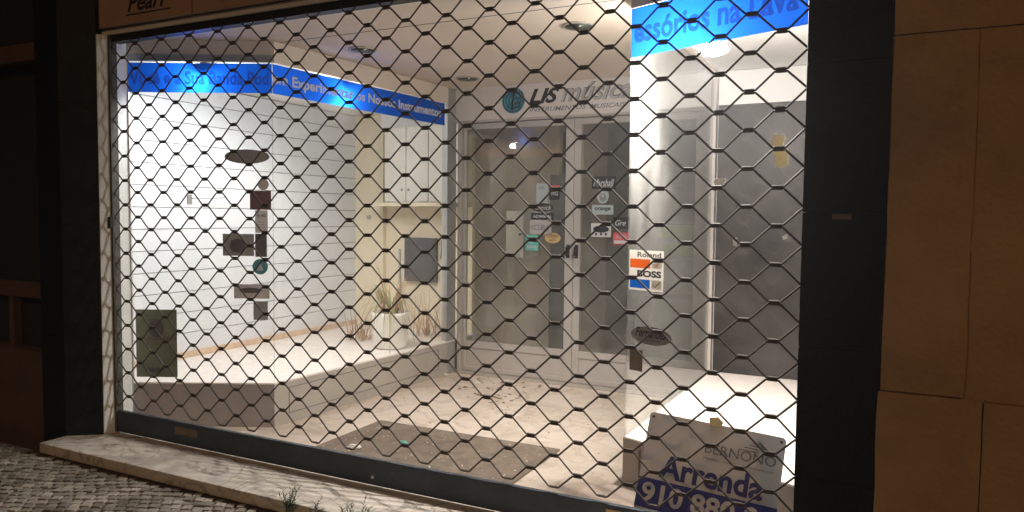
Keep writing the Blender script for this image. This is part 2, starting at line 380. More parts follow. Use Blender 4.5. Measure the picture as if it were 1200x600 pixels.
# row of sign boxes above the lintel
sb = thing('sign_box', 'brown advertising panel with dark script lettering, over the grille at upper left', 'sign', 'brown sign panels over the lintel')
MB().box(-.255, .635, -.035, .015, 2.508, 2.86).build('panel', 'sign_box_brown', sb, bevel=.003)
Mf = frame((0, -.035, 0), (1, 0, 0), (0, 0, 1))
text('Pearl', Mf, .10, 2.575, .105, .34, 'ink_black', sb, bold=.02, shear=.35)
rect(Mf, .085, .47, 2.555, 2.562, .001).build('underline', 'ink_black', sb)
s2 = thing('sign_box', 'brown advertising panel right of the one with script lettering', 'sign', 'brown sign panels over the lintel')
MB().box(.65, 1.62, -.035, .015, 2.508, 2.86).build('panel', 'sign_box_brown', s2, bevel=.003)
text('/', Mf, .88, 2.55, .10, .04, 'ink_black', s2, bold=.015)
s3 = thing('sign_box', 'brown advertising panel third from the left end, over the grille', 'sign', 'brown sign panels over the lintel')
MB().box(1.635, 2.6, -.035, .015, 2.508, 2.86).build('panel', 'sign_box_brown', s3, bevel=.003)

# ---------------------------------------------------------------- security grille
gr = thing('security_grille', 'closed dark steel roller grille of hexagonal links across the shopfront', 'grille')
U = .115; RZ = .647*U
def node(k, r): return (k*U, (13.75-1.0*r*.647)*U)
def nz(r): return (13.75*U)-r*RZ
hs = .205
for r in range(-12, 19):
    q = MB(); pts = []
    for k in range(-1, 35):
        rr = r if (k+r) % 2 == 0 else r+1
        off = -.0046 if rr == r else .0046
        z = nz(rr)+off
        # each wire sits under the clasp of its upper node and over the clasp of its lower node
        wob = random.uniform(-.0012, .0012)
        pts.append((k*U-hs*U, 0, z+wob)); pts.append((k*U+hs*U, 0, z+wob))
    zt = 2.43
    seg = []
    for a, b in zip(pts, pts[1:]):
        seg.append(a)
    seg.append(pts[-1])
    # clip to the opening
    def clip(p, qn):
        out = []
        for i in range(len(p)-1):
            out.append((p[i], p[i+1]))
        return out
    run = []
    runs = []
    for i in range(len(seg)-1):
        a, b = Vector(seg[i]), Vector(seg[i+1])
        def ins(v): return -.092 <= v.x <= 3.9 and .13 <= v.z <= zt
        ia, ib = ins(a), ins(b)
        if ia and ib:
            if not run: run = [a]
            run.append(b)
        elif ia or ib:
            lo, hi = (a, b) if ia else (b, a)
            for _ in range(18):
                mid = (lo+hi)/2
                if ins(mid): lo = mid
                else: hi = mid
            if ia:
                if not run: run = [a]
                run.append(lo); runs.append(run); run = []
            else: run = [lo, b]
    if run: runs.append(run)
    for rn in runs:
        if len(rn) < 2: continue
        P2 = [rn[0]]; R2 = [.0043]
        for a, b in zip(rn, rn[1:]):
            if abs(a.z-b.z) < .006 and (b-a).length > .03:      # flat stretch wrapped by the clasp
                d = (b-a).normalized()
                for t, rr in ((.004, .0043), (.006, .0059), ((b-a).length-.006, .0059), ((b-a).length-.004, .0043)): P2.append(a+d*t); R2.append(rr)
            P2.append(b); R2.append(.0043)
        q.vtube(P2, R2)
    if q.v: q.build('link_row', 'grille_steel', gr, smooth=False)
MB().box(-.112, -.094, -.02, .03, .01, 2.466).build('guide_rail', 'grille_steel', gr, bevel=.002)
MB().box(-.258, 3.905, .0, .06, 2.425, 2.466).build('top_housing', 'dark_metal', gr)
bb = MB().box(-.093, 3.90, -.014, .014, .012, .146).build('bottom_bar', 'bar_steel', gr, bevel=.004)
MB().box(.43, .62, -.0165, -.0142, .072, .118).build('name_plate', 'st_brown', bb)
MB().box(3.13, 3.30, -.0165, -.0142, .085, .125).build('name_plate', 'st_yellow', bb)
MB().lathe([(.009, 0), (.009, .006), (.004, .009)], (1.884, -.0142, .055), 12, Matrix.Rotation(RAD(90), 4, 'X').to_3x3()).build('bolt', 'lamp_shell', bb)
MB().box(-.25, -.096, -.034, -.002, 1.288, 1.358).build('lock_box', 'dark_metal', gr, bevel=.004)

# ---------------------------------------------------------------- entrance recess: floor, ceiling, door wall
tag(MB().box(-.6, 3.95, .02, 2.62, -.15, .0).build('floor', 'floor_marble'), kind='structure')
tag(MB().box(-.6, 3.95, .031, 2.75, 2.482, 2.53).build('ceiling', 'ceiling_paint'), kind='structure')
q = MB().box(.4, 3.3, .617, .620, 2.4795, 2.4815)
q.build('ceiling_joint', 'board_gap', bpy.data.objects['ceiling'])
def downlight(x, y, label, r=.095):
    d = thing('downlight', label, 'ceiling light', 'unlit round downlights')
    MB().lathe([(r, 2.4815), (r, 2.474), (r*.93, 2.470), (r*.84, 2.4735), (r*.84, 2.4813)], (x, y, 0), 40).build('ring', 'downlight_ring', d, smooth=False)
    MB().lathe([(r*.83, 2.4725), (r*.6, 2.4765), (.01, 2.4785)], (x, y, 0), 40).build('bowl', 'downlight_bowl', d, smooth=True)
downlight(1.038, .993, 'unlit round downlight in the ceiling near the left display window')
downlight(2.565, 1.006, 'unlit round downlight in the ceiling above the shop logo')
downlight(1.156, 2.178, 'unlit round downlight in the ceiling over the left end of the doors')
# doormat and litter
tag(MB().box(1.19, 2.495, .16, .985, .001, .012).build('doormat', 'mat_fibre', bevel=.003), 'large brown doormat on the marble floor behind the grille', 'doormat')
def flakes(name, n, area, z, sz, m, label, cat):
    q = MB()
    for _ in range(n):
        x = random.uniform(area[0], area[1]); y = random.uniform(area[2], area[3]); s = random.uniform(*sz); a0 = random.uniform(0, 6.28)
        k = random.choice((4, 5, 6)); b = len(q.v); p = []
        for i in range(k):
            t = a0+i*6.283/k; rr = s*random.uniform(.5, 1); p.append((x+rr*math.cos(t), y+rr*.7*math.sin(t), z+random.uniform(0, s*.5)))
        q.v += p+[(a, b_, c+.0012) for a, b_, c in p]
        q.f += [tuple(range(b, b+k))[::-1], tuple(range(b+k, b+2*k))]+[(b+i, b+(i+1) % k, b+k+(i+1) % k, b+k+i) for i in range(k)]
    return tag(q.build(name, m), label, cat, kind='stuff')
flakes('paper_scraps', 90, (1.22, 2.47, .2, .96), .0125, (.003, .011), 'paper_bits', 'pale scraps scattered over the brown doormat', 'litter')
flakes('leaf_litter', 46, (1.1, 1.75, 1.75, 2.5), .001, (.008, .03), 'leaf_bits', 'dry leaf litter on the floor in front of the left door leaf', 'litter')
flakes('floor_crumbs', 60, (.9, 2.9, 1.0, 2.58), .001, (.003, .010), 'leaf_bits', 'tiny dark crumbs spread over the entrance floor', 'litter')
def crumple(name, x, y, z, s, m, label):
    bm = bmesh.new(); bmesh.ops.create_icosphere(bm, subdivisions=3, radius=s)
    for v in bm.verts:
        k = random.uniform(.55, 1.15); v.co = Vector((v.co.x*k*1.4, v.co.y*k, abs(v.co.z)*k*.7)); v.co += Vector((x, y, z))
    me = bpy.data.meshes.new(name); bm.to_mesh(me); bm.free(); me.materials.append(MATS[m])
    o = bpy.data.objects.new(name, me); C.objects.link(o); return tag(o, label, 'litter')
crumple('paper_wad', 1.18, 2.30, 0, .03, 'paper_bits', 'crumpled whitish paper among dry leaves near the door')
crumple('paper_wad', .80, 2.44, 0, .022, 'tape_white', 'small white crumpled paper in the corner by the left display base')
crumple('plastic_scrap', 1.62, .63, .0125, .022, 'st_green', 'little green plastic scrap lying on the doormat')
crumple('paper_scrap', 1.42, .42, .0125, .035, 'paper_bits', 'flattened white paper scrap near the front of the doormat')
tag(MB().tube([(1.36, 1.96, .006), (1.45, 1.92, .008), (1.55, 1.94, .006), (1.62, 1.9, .007)], .004, 5).build('twig', 'leaf_bits'), 'thin dark twig lying on the marble floor', 'twig')

# door frame, header panel and two leaves
DY = 2.65
fr = thing('door_frame', 'pale metal frame around the double glass doors', 'door frame')
MB().box(.812, .842, DY-.04, DY+.06, 0, 2.19).build('jamb', 'frame_paint', fr, bevel=.002)
MB().box(2.945, 2.99, DY-.04, DY+.06, 0, 2.19).build('jamb', 'frame_paint', fr, bevel=.002)
MB().box(.8, 2.99, DY-.05, DY+.06, 2.19, 2.205).build('head', 'frame_paint', fr)
MB().box(.812, 2.99, DY-.10, DY+.05, -.01, .008).build('threshold', 'base_panel', fr)
hd = thing('shop_sign', 'white header sign with round emblem and shop lettering above the doors', 'sign')
MB().box(.72, 3.05, DY-.06, DY+.06, 2.206, 2.4815).build('panel', 'sign_white', hd)
Ms = frame((0, DY-.06, 0), (1, 0, 0), (0, 0, 1))
em = ellipse(Ms, 1.362, 2.352, .105, .108, .001, .003).build('emblem', 'logo_teal', hd)
q = MB()
for k in range(3):
    rr = .095-.026*k
    ring = [Ms @ Vector((1.362+rr*math.cos(t/24*6.283), 2.352+rr*math.sin(t/24*6.283), .0052)) for t in range(25)]
    q.tube(ring, .0025, 4)
q.build('ring_lines', 'ink_black', em)
q = MB()
q.tube([Ms @ Vector(p) for p in ((1.355, 2.27, .006), (1.352, 2.33, .006), (1.365, 2.38, .006), (1.36, 2.435, .006))], .007, 5)
for z_ in (2.41, 2.365, 2.325, 2.29):
    q.tube([Ms @ Vector(p) for p in ((1.375, z_, .006), (1.425, z_+.004, .006))], .0045, 5)
q.build('harp_lines', 'ink_black', em)
text('LIS', Ms, 1.505, 2.312, .125, .275, 'ink_black', hd, bold=.035, shear=.35)
mu = text('música', Ms, 1.79, 2.312, .15, .60, 'ink_grey', hd, bold=.03, shear=.35)
text('música', Ms, 1.793, 2.314, .144, .588, 'ink_mid', hd, bold=.0, shear=.35, lift=.0018)
text('INSTRUMENTOS  MUSICAIS', Ms, 1.51, 2.248, .036, .83, 'ink_grey', hd, bold=.01, shear=.3)
def leaf(name, x0, x1, gx0, gx1, label):
    d = thing(name, label, 'door', 'double glass doors')
    y0, y1 = DY, DY+.04
    q = MB(); q.box(x0, gx0, y0, y1, .012, 2.186); q.box(gx1, x1, y0, y1, .012, 2.186)
    q.box(gx0+.0005, gx1-.0005, y0+.001, y1-.001, 2.137, 2.185); q.box(gx0+.0005, gx1-.0005, y0+.001, y1-.001, .22, .278); q.box(gx0+.0005, gx1-.0005, y0+.001, y1-.001, .012, .05)
    q.build('frame', 'frame_paint', d, bevel=.0015)
    MB().box(gx0-.01, gx1+.01, y0+.012, y1-.012, .045, .225).build('kick_panel', 'frame_paint', d)
    MB().box(gx0-.01, gx1+.01, y0+.016, y0+.024, .27, 2.145).build('glass', 'door_glass', d)
    return d
dl = leaf('glass_door', .844, 1.889, .874, 1.817, 'left glass door leaf, under the round emblem, with the white cabinet behind it')
dr = leaf('glass_door', 1.893, 2.943, 1.950, 2.88, 'right glass door leaf with a pale head-shaped sticker, seen partly through the side glass')
Md = frame((0, DY+.0158, 0), (1, 0, 0), (0, 0, 1))
def handle(x, d):
    q = MB().tube([(x, DY-.002, 1.06), (x, DY-.04, 1.07), (x, DY-.045, 1.10), (x, DY-.04, 1.13), (x, DY-.002, 1.14)], .009, 8)
    q.box(x-.014, x+.014, DY-.004, DY-.0005, 1.045, 1.155); q.build('handle', 'ink_black', d)
handle(1.848, dl); handle(1.922, dr)
def sticker(M, a0, a1, b0, b1, m, parent, label, lift=.001):
    return tag(rect(M, a0, a1, b0, b1, lift).build('sticker', m, parent), label)
s = sticker(Md, 1.55, 1.654, 1.497, 1.66, 'st_light', dl, 'pale blue card sticker with small print')
text('IIS', Md, 1.575, 1.61, .03, .05, 'ink_grey', s, lift=.002, bold=.01)
s = sticker(Md, 1.667, 1.761, 1.525, 1.625, 'ink_black', dl, 'black square sticker with white letters')
text('MG', Md, 1.685, 1.56, .033, .06, 'letter_white', s, lift=.002, bold=.01)
sticker(Md, 1.667, 1.761, 1.628, 1.645, 'st_red', dl, 'thin red strip sticker')
s = tag(ellipse(Md, 1.607, 1.46, .103, .036, .001).build('sticker', 'ink_black', dl), 'dark oval sticker with grey script')
text('Samick', Md, 1.54, 1.44, .04, .15, 'ink_mid', s, lift=.002, bold=.02, shear=.3)
s = sticker(Md, 1.505, 1.71, 1.36, 1.412, 'ink_black', dl, 'black strip sticker with pale capitals')
text('ADMIRAL', Md, 1.52, 1.374, .024, .175, 'letter_white', s, lift=.002, bold=.02)
s = sticker(Md, 1.49, 1.69, 1.234, 1.353, 'st_pink', dl, 'pale pinkish sticker with grey letters')
text('<CUBA', Md, 1.50, 1.268, .05, .17, 'ink_grey', s, lift=.002, bold=.01)
s = sticker(Md, 1.452, 1.573, 1.096, 1.229, 'st_green', dl, 'teal green square sticker')
tag(ellipse(Md, 1.512, 1.18, .026, .026, .002).build('dot', 'st_light', s))
rect(Md, 1.47, 1.555, 1.115, 1.14, .002).build('bar', 'st_light', s)
s = tag(ellipse(Md, 1.703, 1.206, .072, .044, .001).build('sticker', 'st_yellow', dl), 'yellow brown oval sticker')
text('Crafter', Md, 1.648, 1.21, .032, .11, 'st_maroon', s, lift=.002, bold=.02, shear=.1)
text('LADY', Md, 1.672, 1.18, .02, .06, 'st_maroon', s, lift=.002, bold=.02)
s = sticker(Md, 2.042, 2.245, 1.61, 1.712, 'ink_black', dr, 'black sticker with white amplifier maker script')
text('Marshall', Md, 2.055, 1.632, .058, .175, 'letter_white', s, lift=.002, bold=.012, shear=.3)
s = tag(ellipse(Md, 2.138, 1.555, .05, .062, .001).build('sticker', 'st_light', dr), 'pale blue-grey head-shaped sticker')
ellipse(Md, 2.138, 1.545, .03, .035, .002).build('face', 'st_grey', s); ellipse(Md, 2.138, 1.555, .01, .012, .0028).build('eye', 'st_light', s)
s = sticker(Md, 2.046, 2.228, 1.405, 1.483, 'st_light', dr, 'pale rectangular sticker with dark rounded letters')
text('orange', Md, 2.07, 1.43, .034, .135, 'ink_black', s, lift=.002, bold=.03)
s = sticker(Md, 2.041, 2.212, 1.224, 1.335, 'letter_white', dr, 'white card sticker with a black amplifier shape')
ellipse(Md, 2.127, 1.287, .068, .028, .002).build('blob', 'ink_black', s)
for a in (2.085, 2.127, 2.168): ellipse(Md, a, 1.247, .010, .011, .002).build('dot', 'ink_black', s)
s = sticker(Md, 2.229, 2.365, 1.295, 1.385, 'ink_black', dr, 'black sticker with white script initial')
text('Gre', Md, 2.245, 1.318, .045, .09, 'letter_white', s, lift=.002, bold=.01, shear=.4)
s = sticker(Md, 2.231, 2.37, 1.167, 1.262, 'st_red', dr, 'red sticker with white lower edge')
rect(Md, 2.24, 2.36, 1.175, 1.2, .002).build('bar', 'letter_white', s)
text('AMI', Md, 2.25, 1.212, .035, .09, 'st_pink', s, lift=.002, bold=.01)

# ---------------------------------------------------------------- shop interior behind the doors
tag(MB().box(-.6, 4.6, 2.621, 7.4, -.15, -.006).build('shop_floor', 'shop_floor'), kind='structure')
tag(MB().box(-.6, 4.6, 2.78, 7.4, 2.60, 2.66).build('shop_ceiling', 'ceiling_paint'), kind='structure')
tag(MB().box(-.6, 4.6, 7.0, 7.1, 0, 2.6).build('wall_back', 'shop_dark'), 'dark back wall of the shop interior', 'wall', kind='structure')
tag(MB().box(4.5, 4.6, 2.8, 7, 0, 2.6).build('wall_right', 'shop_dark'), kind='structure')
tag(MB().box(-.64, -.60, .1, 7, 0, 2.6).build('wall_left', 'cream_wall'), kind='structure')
pw_ = tag(MB().box(-.54, 1.42, 3.45, 3.53, 0, 2.6).build('partition_wall', 'cream_dark'), 'cream partition wall inside the shop behind the left door', 'wall')
tag(MB().box(1.44, 1.60, 3.62, 4.3, 0, 2.6).build('partition_wall', 'cream_dark'), 'beige end wall deeper inside the shop behind the left door', 'wall')
cab = tag(MB().box(1.067, 1.246, 3.05, 3.449, 1.008, 1.433).build('wall_cabinet', 'cabinet_white', bevel=.004), 'small white cabinet on the partition behind the left door glass', 'cabinet')
MB().lathe([(.010, 0), (.010, .02), (.004, .025)], (1.216, 3.05, 1.220), 12, Matrix.Rotation(RAD(90), 4, 'X').to_3x3()).build('knob', 'dark_metal', cab)
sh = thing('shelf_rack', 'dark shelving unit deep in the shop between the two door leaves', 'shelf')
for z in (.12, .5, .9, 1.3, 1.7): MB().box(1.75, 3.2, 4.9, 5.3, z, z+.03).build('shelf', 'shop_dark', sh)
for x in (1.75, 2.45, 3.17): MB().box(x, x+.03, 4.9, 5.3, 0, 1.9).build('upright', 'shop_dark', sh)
tag(MB().box(1.397, 1.590, 3.3, 3.44, .0, 1.769).build('dark_column', 'ink_black', bevel=.003), 'dark square column behind the stickered edge of the left door', 'column')
g1 = thing('display_box', 'yellow green carton on a stand behind the right door', 'box'); MB().box(2.50, 2.80, 3.05, 3.3, 1.06, 1.32).build('body', 'green_box', g1, bevel=.004); MB().box(2.505, 2.795, 3.045, 3.05, 1.17, 1.21).build('label_band', 'st_light', g1)
g2 = thing('display_stand', 'pale blue grey stand under the green carton behind the right door', 'stand'); MB().box(2.46, 2.84, 3.02, 3.35, 0.0, 1.055).build('body', 'st_light', g2, bevel=.004); MB().box(2.47, 2.83, 3.014, 3.02, .72, .76).build('drawer_gap', 'ink_grey', g2)

# ---------------------------------------------------------------- left display
A = Vector((.665, .555, 0)); dLF = Vector((-.895, -.446, 0)); LLF = .925
Bp = A+dLF*LLF
E_ = Vector((.80, 2.46, 0))
hL = .289
pf = thing('display_platform', 'low platform of the left display window with beige side panels and pale top', 'platform')
n1 = Vector((-.446, .895, 0))*.02
MB().prism([(A.x-.012, A.y+.005), (E_.x-.012, E_.y), (E_.x-.012, 2.94), (-.555, 2.94), (-.555, .14), (Bp.x, Bp.y+.012)], .0, hL-.012).build('carcass', 'base_panel_dark', pf)
MB().prism([(A.x+.004, A.y-.002), (E_.x+.004, E_.y), (E_.x-.01, 2.945), (-.556, 2.945), (-.556, .13), (Bp.x, Bp.y-.008)], hL-.0115, hL).build('top_slab', 'shelf_marble', pf, bevel=.002)
ds = (E_-A).normalized(); Ls = (E_-A).length; nS = Vector((ds.y, -ds.x, 0))
MB().obox(A-nS*.010, ds*Ls, nS*.010, (0, 0, hL-.013)).build('side_panel', 'base_panel', pf)
q = MB()
for a0, a1, z0, z1 in ((.12, Ls-.12, .235, .239), (.12, Ls-.12, .065, .069), (.12, .124, .07, .234), (Ls-.124, Ls-.12, .07, .234)):
    q.obox(A+ds*a0+nS*.0005+Vector((0, 0, z0)), ds*(a1-a0), nS*.002, (0, 0, z1-z0))
q.build('moulding', 'board_gap', pf)
MB().obox(A+ds*0+nS*.0, dLF*LLF, Vector((.446, -.895, 0))*.006, (0, 0, hL-.013)).build('front_panel', 'base_panel_dark', pf)  # shade on this face comes from its darker panel colour
# glazing
gw = thing('display_window', 'left corner display window with blue lettered film along its top', 'shop window')
zt = 2.39
MB().obox(A+Vector((0, 0, hL+.001)), dLF*LLF, Vector((-.446, .895, 0))*.008, (0, 0, zt-hL-.002)).build('front_pane', 'pane_glass', gw)
MB().obox(A+Vector((0, 0, hL+.001))+ds*.002, ds*(Ls-.003), nS*-.008, (0, 0, zt-hL-.002)).build('side_pane', 'pane_glass', gw)
MB().obox(E_+Vector((0, 0, 0)), Vector((0, .145, 0)), Vector((-.05, 0, 0)), (0, 0, 2.48)).build('rear_post', 'frame_grey', gw, bevel=.002)
MB().obox(E_+Vector((-.052, -.002, hL)), Vector((.020, 0, 0)), Vector((0, .06, 0)), (0, 0, 2.19-hL)).build('rear_bead', 'frame_paint', gw)
q = MB().obox(A+Vector((.446, -.895, 0))*.004+Vector((0, 0, 2.345)), dLF*LLF, Vector((-.446, .895, 0))*.03, (0, 0, .045))
MB().obox(A+Vector((-.446, .895, 0))*.004+Vector((0, 0, 2.392)), dLF*(LLF+.05), Vector((-.446, .895, 0))*.03, (0, 0, .088)).build('bulkhead', 'ceiling_paint', gw)
q.build('top_rail', 'frame_grey', gw, bevel=.002)
MB().obox(A+nS*.004+Vector((0, 0, 2.345))+ds*.01, ds*(Ls-.01), nS*-.03, (0, 0, .134)).build('top_fascia', 'ceiling_paint', gw)
MB().obox(Bp+Vector((-.03, -.012, hL)), Vector((.032, 0, 0)), Vector((0, .03, 0)), (0, 0, 2.39-hL)).build('end_post', 'frame_paint', gw, bevel=.002)
# frames: front film runs left to right, x = 0 at the left end
MLF = frame(Bp+Vector((.446, -.895, 0))*.0, -dLF, (0, 0, 1))
MLS = frame(A+nS*.0, ds, (0, 0, 1))
f1 = rect(MLF, .0, LLF-.001, 2.15, 2.335, .0015).build('blue_band', 'blue_film', gw)
f2 = rect(MLS, .001, Ls-.05, 2.15, 2.335, .0015).build('blue_band', 'blue_film', gw)
text('Você e a Sua Banda Pod', MLF, .02, 2.20, .085, LLF-.04, 'letter_backlit', f1, lift=.003, bold=.03)
text('em Experimentar os Nossos Instrumentos', MLS, .0, 2.192, .092, Ls-.10, 'letter_white', f2, lift=.003, bold=.03)
# stickers on the front pane; distances measured from the glass corner
def stl(a0, a1, b0, b1, m, label):      # a measured back from the corner
    return sticker(MLF, LLF-a1, LLF-a0, b0, b1, m, gw, label)
tag(ellipse(MLF, LLF-.164, 1.749, .144, .046, .001).build('sticker', 'st_grey', gw), 'large dark grey oval sticker')
tag(ellipse(MLF, LLF-.062, 1.573, .036, .036, .001).build('sticker', 'st_pink', gw), 'small pale round sticker')
stl(.012, .148, 1.411, 1.532, 'st_maroon', 'maroon square sticker')
s = stl(.035, .116, 1.262, 1.408, 'letter_white', 'narrow white price card')
text('4,40', MLF, LLF-.105, 1.36, .024, .06, 'ink_grey', s, lift=.002, bold=.02)
for k in range(4): rect(MLF, LLF-.105, LLF-.045-.01*(k % 2), 1.28+.017*k, 1.283+.017*k, .002).build('print_line', 'st_grey', s)
s = stl(.124, .325, 1.114, 1.255, 'st_grey', 'grey picture card')
tag(ellipse(MLF, LLF-.23, 1.18, .05, .045, .002).build('figure', 'st_dark', s))
stl(.042, .117, 1.109, 1.257, 'st_dark', 'dark upright card')
s = tag(ellipse(MLF, LLF-.086, 1.045, .05, .05, .001).build('sticker', 'st_teal', gw), 'round teal sticker with a pale mark')
q = MB().prism([(LLF-.108, 1.02), (LLF-.064, 1.02), (LLF-.086, 1.075)], .002, .0026); q.v = [tuple(MLF @ Vector(v)) for v in q.v]; q.build('mark', 'st_light', s)
s = stl(.027, .257, .839, .931, 'st_pink', 'wide faded pinkish sticker')
tag(ellipse(MLF, LLF-.15, .892, .07, .018, .002).build('smear', 'st_dark', s))
stl(.039, .132, .701, .822, 'st_grey', 'small grey square sticker')
s = stl(.628, .893, .322, .762, 'poster_olive', 'large olive grey poster low in the window')
text('BUGERA', MLF, LLF-.82, .565, .02, .19, 'st_maroon', s, lift=.002, bold=.02)
tag(ellipse(MLF, LLF-.76, .64, .05, .06, .002).build('figure', 'st_dark', s)); tag(ellipse(MLF, LLF-.77, .37, .07, .014, .002).build('smear', 'st_dark', s))
# display ceiling, slat wall, back
tag(MB().prism([(A.x-.035, A.y+.03), (E_.x-.04, 2.94), (-.58, 2.94), (-.58, .145), (Bp.x+.02, Bp.y+.045)], 2.36, 2.41).build('display_ceiling', 'white_paint'), kind='structure')
sw = thing('slat_wall', 'white wall of horizontal slotted boards in the left display', 'wall panel')
MB().box(-.575, -.556, .12, 2.935, hL, 2.355).build('backing', 'board_gap', sw)
zb = 1.583-.158*8
q = MB(); z = hL+.002
levels = [1.583+.158*k for k in range(-8, 5)]
levels = [v for v in levels if v > hL+.05]
for v in levels+[2.355]:
    q.box(-.556, -.54, .12, 2.935, z, min(v, 2.355)-.0028); z = v+.0028
q.build('boards', 'white_board', sw)
MB().box(-.5395, -.525, .3, 2.93, hL+.001, hL+.048).build('skirting', 'wood_strip', sw, bevel=.002)
hk = thing('wall_hook', 'small grey hook fitting on the white slotted wall', 'hook')
MB().box(-.539, -.530, .90, .94, 1.455, 1.525).build('plate', 'st_grey', hk)
MB().tube([(-.53, .92, 1.50), (-.50, .93, 1.495), (-.47, 1.08, 1.50), (-.465, 1.20, 1.51)], .003, 5).build('prong', 'st_grey', hk)
bw = tag(MB().box(-.556, .77, 2.95, 3.0, 0, 2.48).build('cream_wall', 'cream_wall'), 'cream wall closing the back of the left display', 'wall')
MB().box(-.54, -.205, 2.90, 2.949, hL+.001, 2.355).build('pier', 'cream_wall', bw)
MB().box(-.2, .76, 2.86, 2.949, 2.20, 2.355).build('beam', 'white_paint', bw)
cp = thing('wall_cupboard', 'white two-door cupboard high on the cream wall of the left display', 'cupboard')
MB().box(-.05, .77, 2.72, 2.949, 1.50, 2.2).build('carcass', 'cupboard_white', cp, bevel=.003)
for x0, x1, kx in ((-.04, .195, .16), (.203, .44, .235), (.448, .76, .70)):
    dd = MB().box(x0, x1, 2.704, 2.719, 1.51, 2.195).build('door', 'cupboard_white', cp, bevel=.003)
    MB().lathe([(.008, 0), (.011, .015), (.004, .02)], (kx, 2.704, 1.62), 12, Matrix.Rotation(RAD(90), 4, 'X').to_3x3()).build('knob', 'frame_grey', dd)
MB().box(-.20, .77, 2.62, 2.949, 1.465, 1.498).build('bottom_shelf', 'cream_wall', cp, bevel=.003)
tv = thing('wall_panel', 'dark grey square panel hung on the cream wall behind the potted plant', 'panel')
MB().box(.045, .40, 2.90, 2.949, .75, 1.17).build('body', 'tv_grey', tv, bevel=.006)
MB().box(.06, .385, 2.897, 2.8995, .775, 1.15).build('screen', 'st_dark', tv)
MB().tube([(.44, 2.945, 1.15), (.45, 2.93, 1.05), (.43, 2.94, .98)], .006, 6).build('cord', 'st_grey', tv)
tag(MB().lathe([(.001, 0), (.022, .004), (.022, .016), (.001, .02)], (-.37, 2.90, 1.36), 16, Matrix.Rotation(RAD(90), 4, 'X').to_3x3()).build('round_thermostat', 'frame_grey'), 'little round grey thermostat on the cream pier left of the cupboard', 'thermostat')
# potted dried plant
pc = Vector((.55, 1.98, hL))
pt = thing('flower_pot', 'white round pot with drooping dried grass at the back of the left display', 'potted plant')
MB().lathe([(.115, 0.001), (.135, .02), (.150, .27), (.155, .30), (.143, .30), (.138, .27), (.06, .268)], pc, 48).build('pot', 'pot_white', pt, smooth=True)
MB().lathe([(.137, .262), (.05, .275), (.005, .278)], pc, 32).build('soil', 'soil', pt)
def blade(q, o, az, L, rise, droop, w):
    d = Vector((math.cos(az), math.sin(az), 0)); sd = Vector((-d.y, d.x, 0)); n = 8; b = len(q.v)
    for i in range(n+1):
        t = i/n; p = o+d*(L*t)+Vector((0, 0, rise*t-droop*t*t)); ww = w*(1-t*.93)*min(1, .4+t*4)
        q.v += [tuple(p-sd*ww), tuple(p+sd*ww)]
        if i: q.f.append((b+2*i-2, b+2*i-1, b+2*i+1, b+2*i))
for m_, n_, w_, k_ in (('dry_leaf', 80, .0055, 1.15), ('olive_leaf', 34, .010, .95)):
    q = MB()
    for _ in range(n_):
        az = random.uniform(0, 6.283); L = random.uniform(.10, .30)*k_
        o = pc+Vector((.05*math.cos(az), .05*math.sin(az), .27))
        if o.x+L*math.cos(az) > .72: L = max(.03, (.72-o.x)/max(.05, math.cos(az)))
        blade(q, o, az, L, random.uniform(.40, .85), random.uniform(.35, .85), w_)
    q.build('leaves', m_, pt)
q = MB()
for _ in range(16):
    az = random.uniform(2.2, 4.4); blade(q, pc+Vector((.0, 0, .30)), az, random.uniform(.12, .28), random.uniform(.4, .55), random.uniform(.35, .5), .008)
q.build('leaves', 'olive_leaf', pt)
tag(MB().tube([(.50, 2.2, hL), (.485, 2.2, 1.10)], .012, 10).build('plant_stake', 'frame_grey'), 'thin grey pole standing behind the white flower pot', 'pole')
def clump(name, c, n, L, label, r, hi):
    q = MB()
    for _ in range(n):
        az = random.uniform(0, 6.283)
        dl_ = random.uniform(*L)
        blade(q, Vector(c)+Vector((random.uniform(-r, r), random.uniform(-r, r), .004)), az, dl_, random.uniform(.1, hi), random.uniform(0, .2), .0048)
    tag(q.build(name, 'dry_leaf'), label, 'dried grass')
clump('dried_grass', (.10, 2.15, hL), 60, (.05, .2), 'clump of dried brown grass on the platform left of the white pot', .09, .42)
clump('dried_grass', (.50, 2.62, hL), 60, (.06, .26), 'clump of dried brown stalks right of the white pot, below the grey panel', .12, .62)
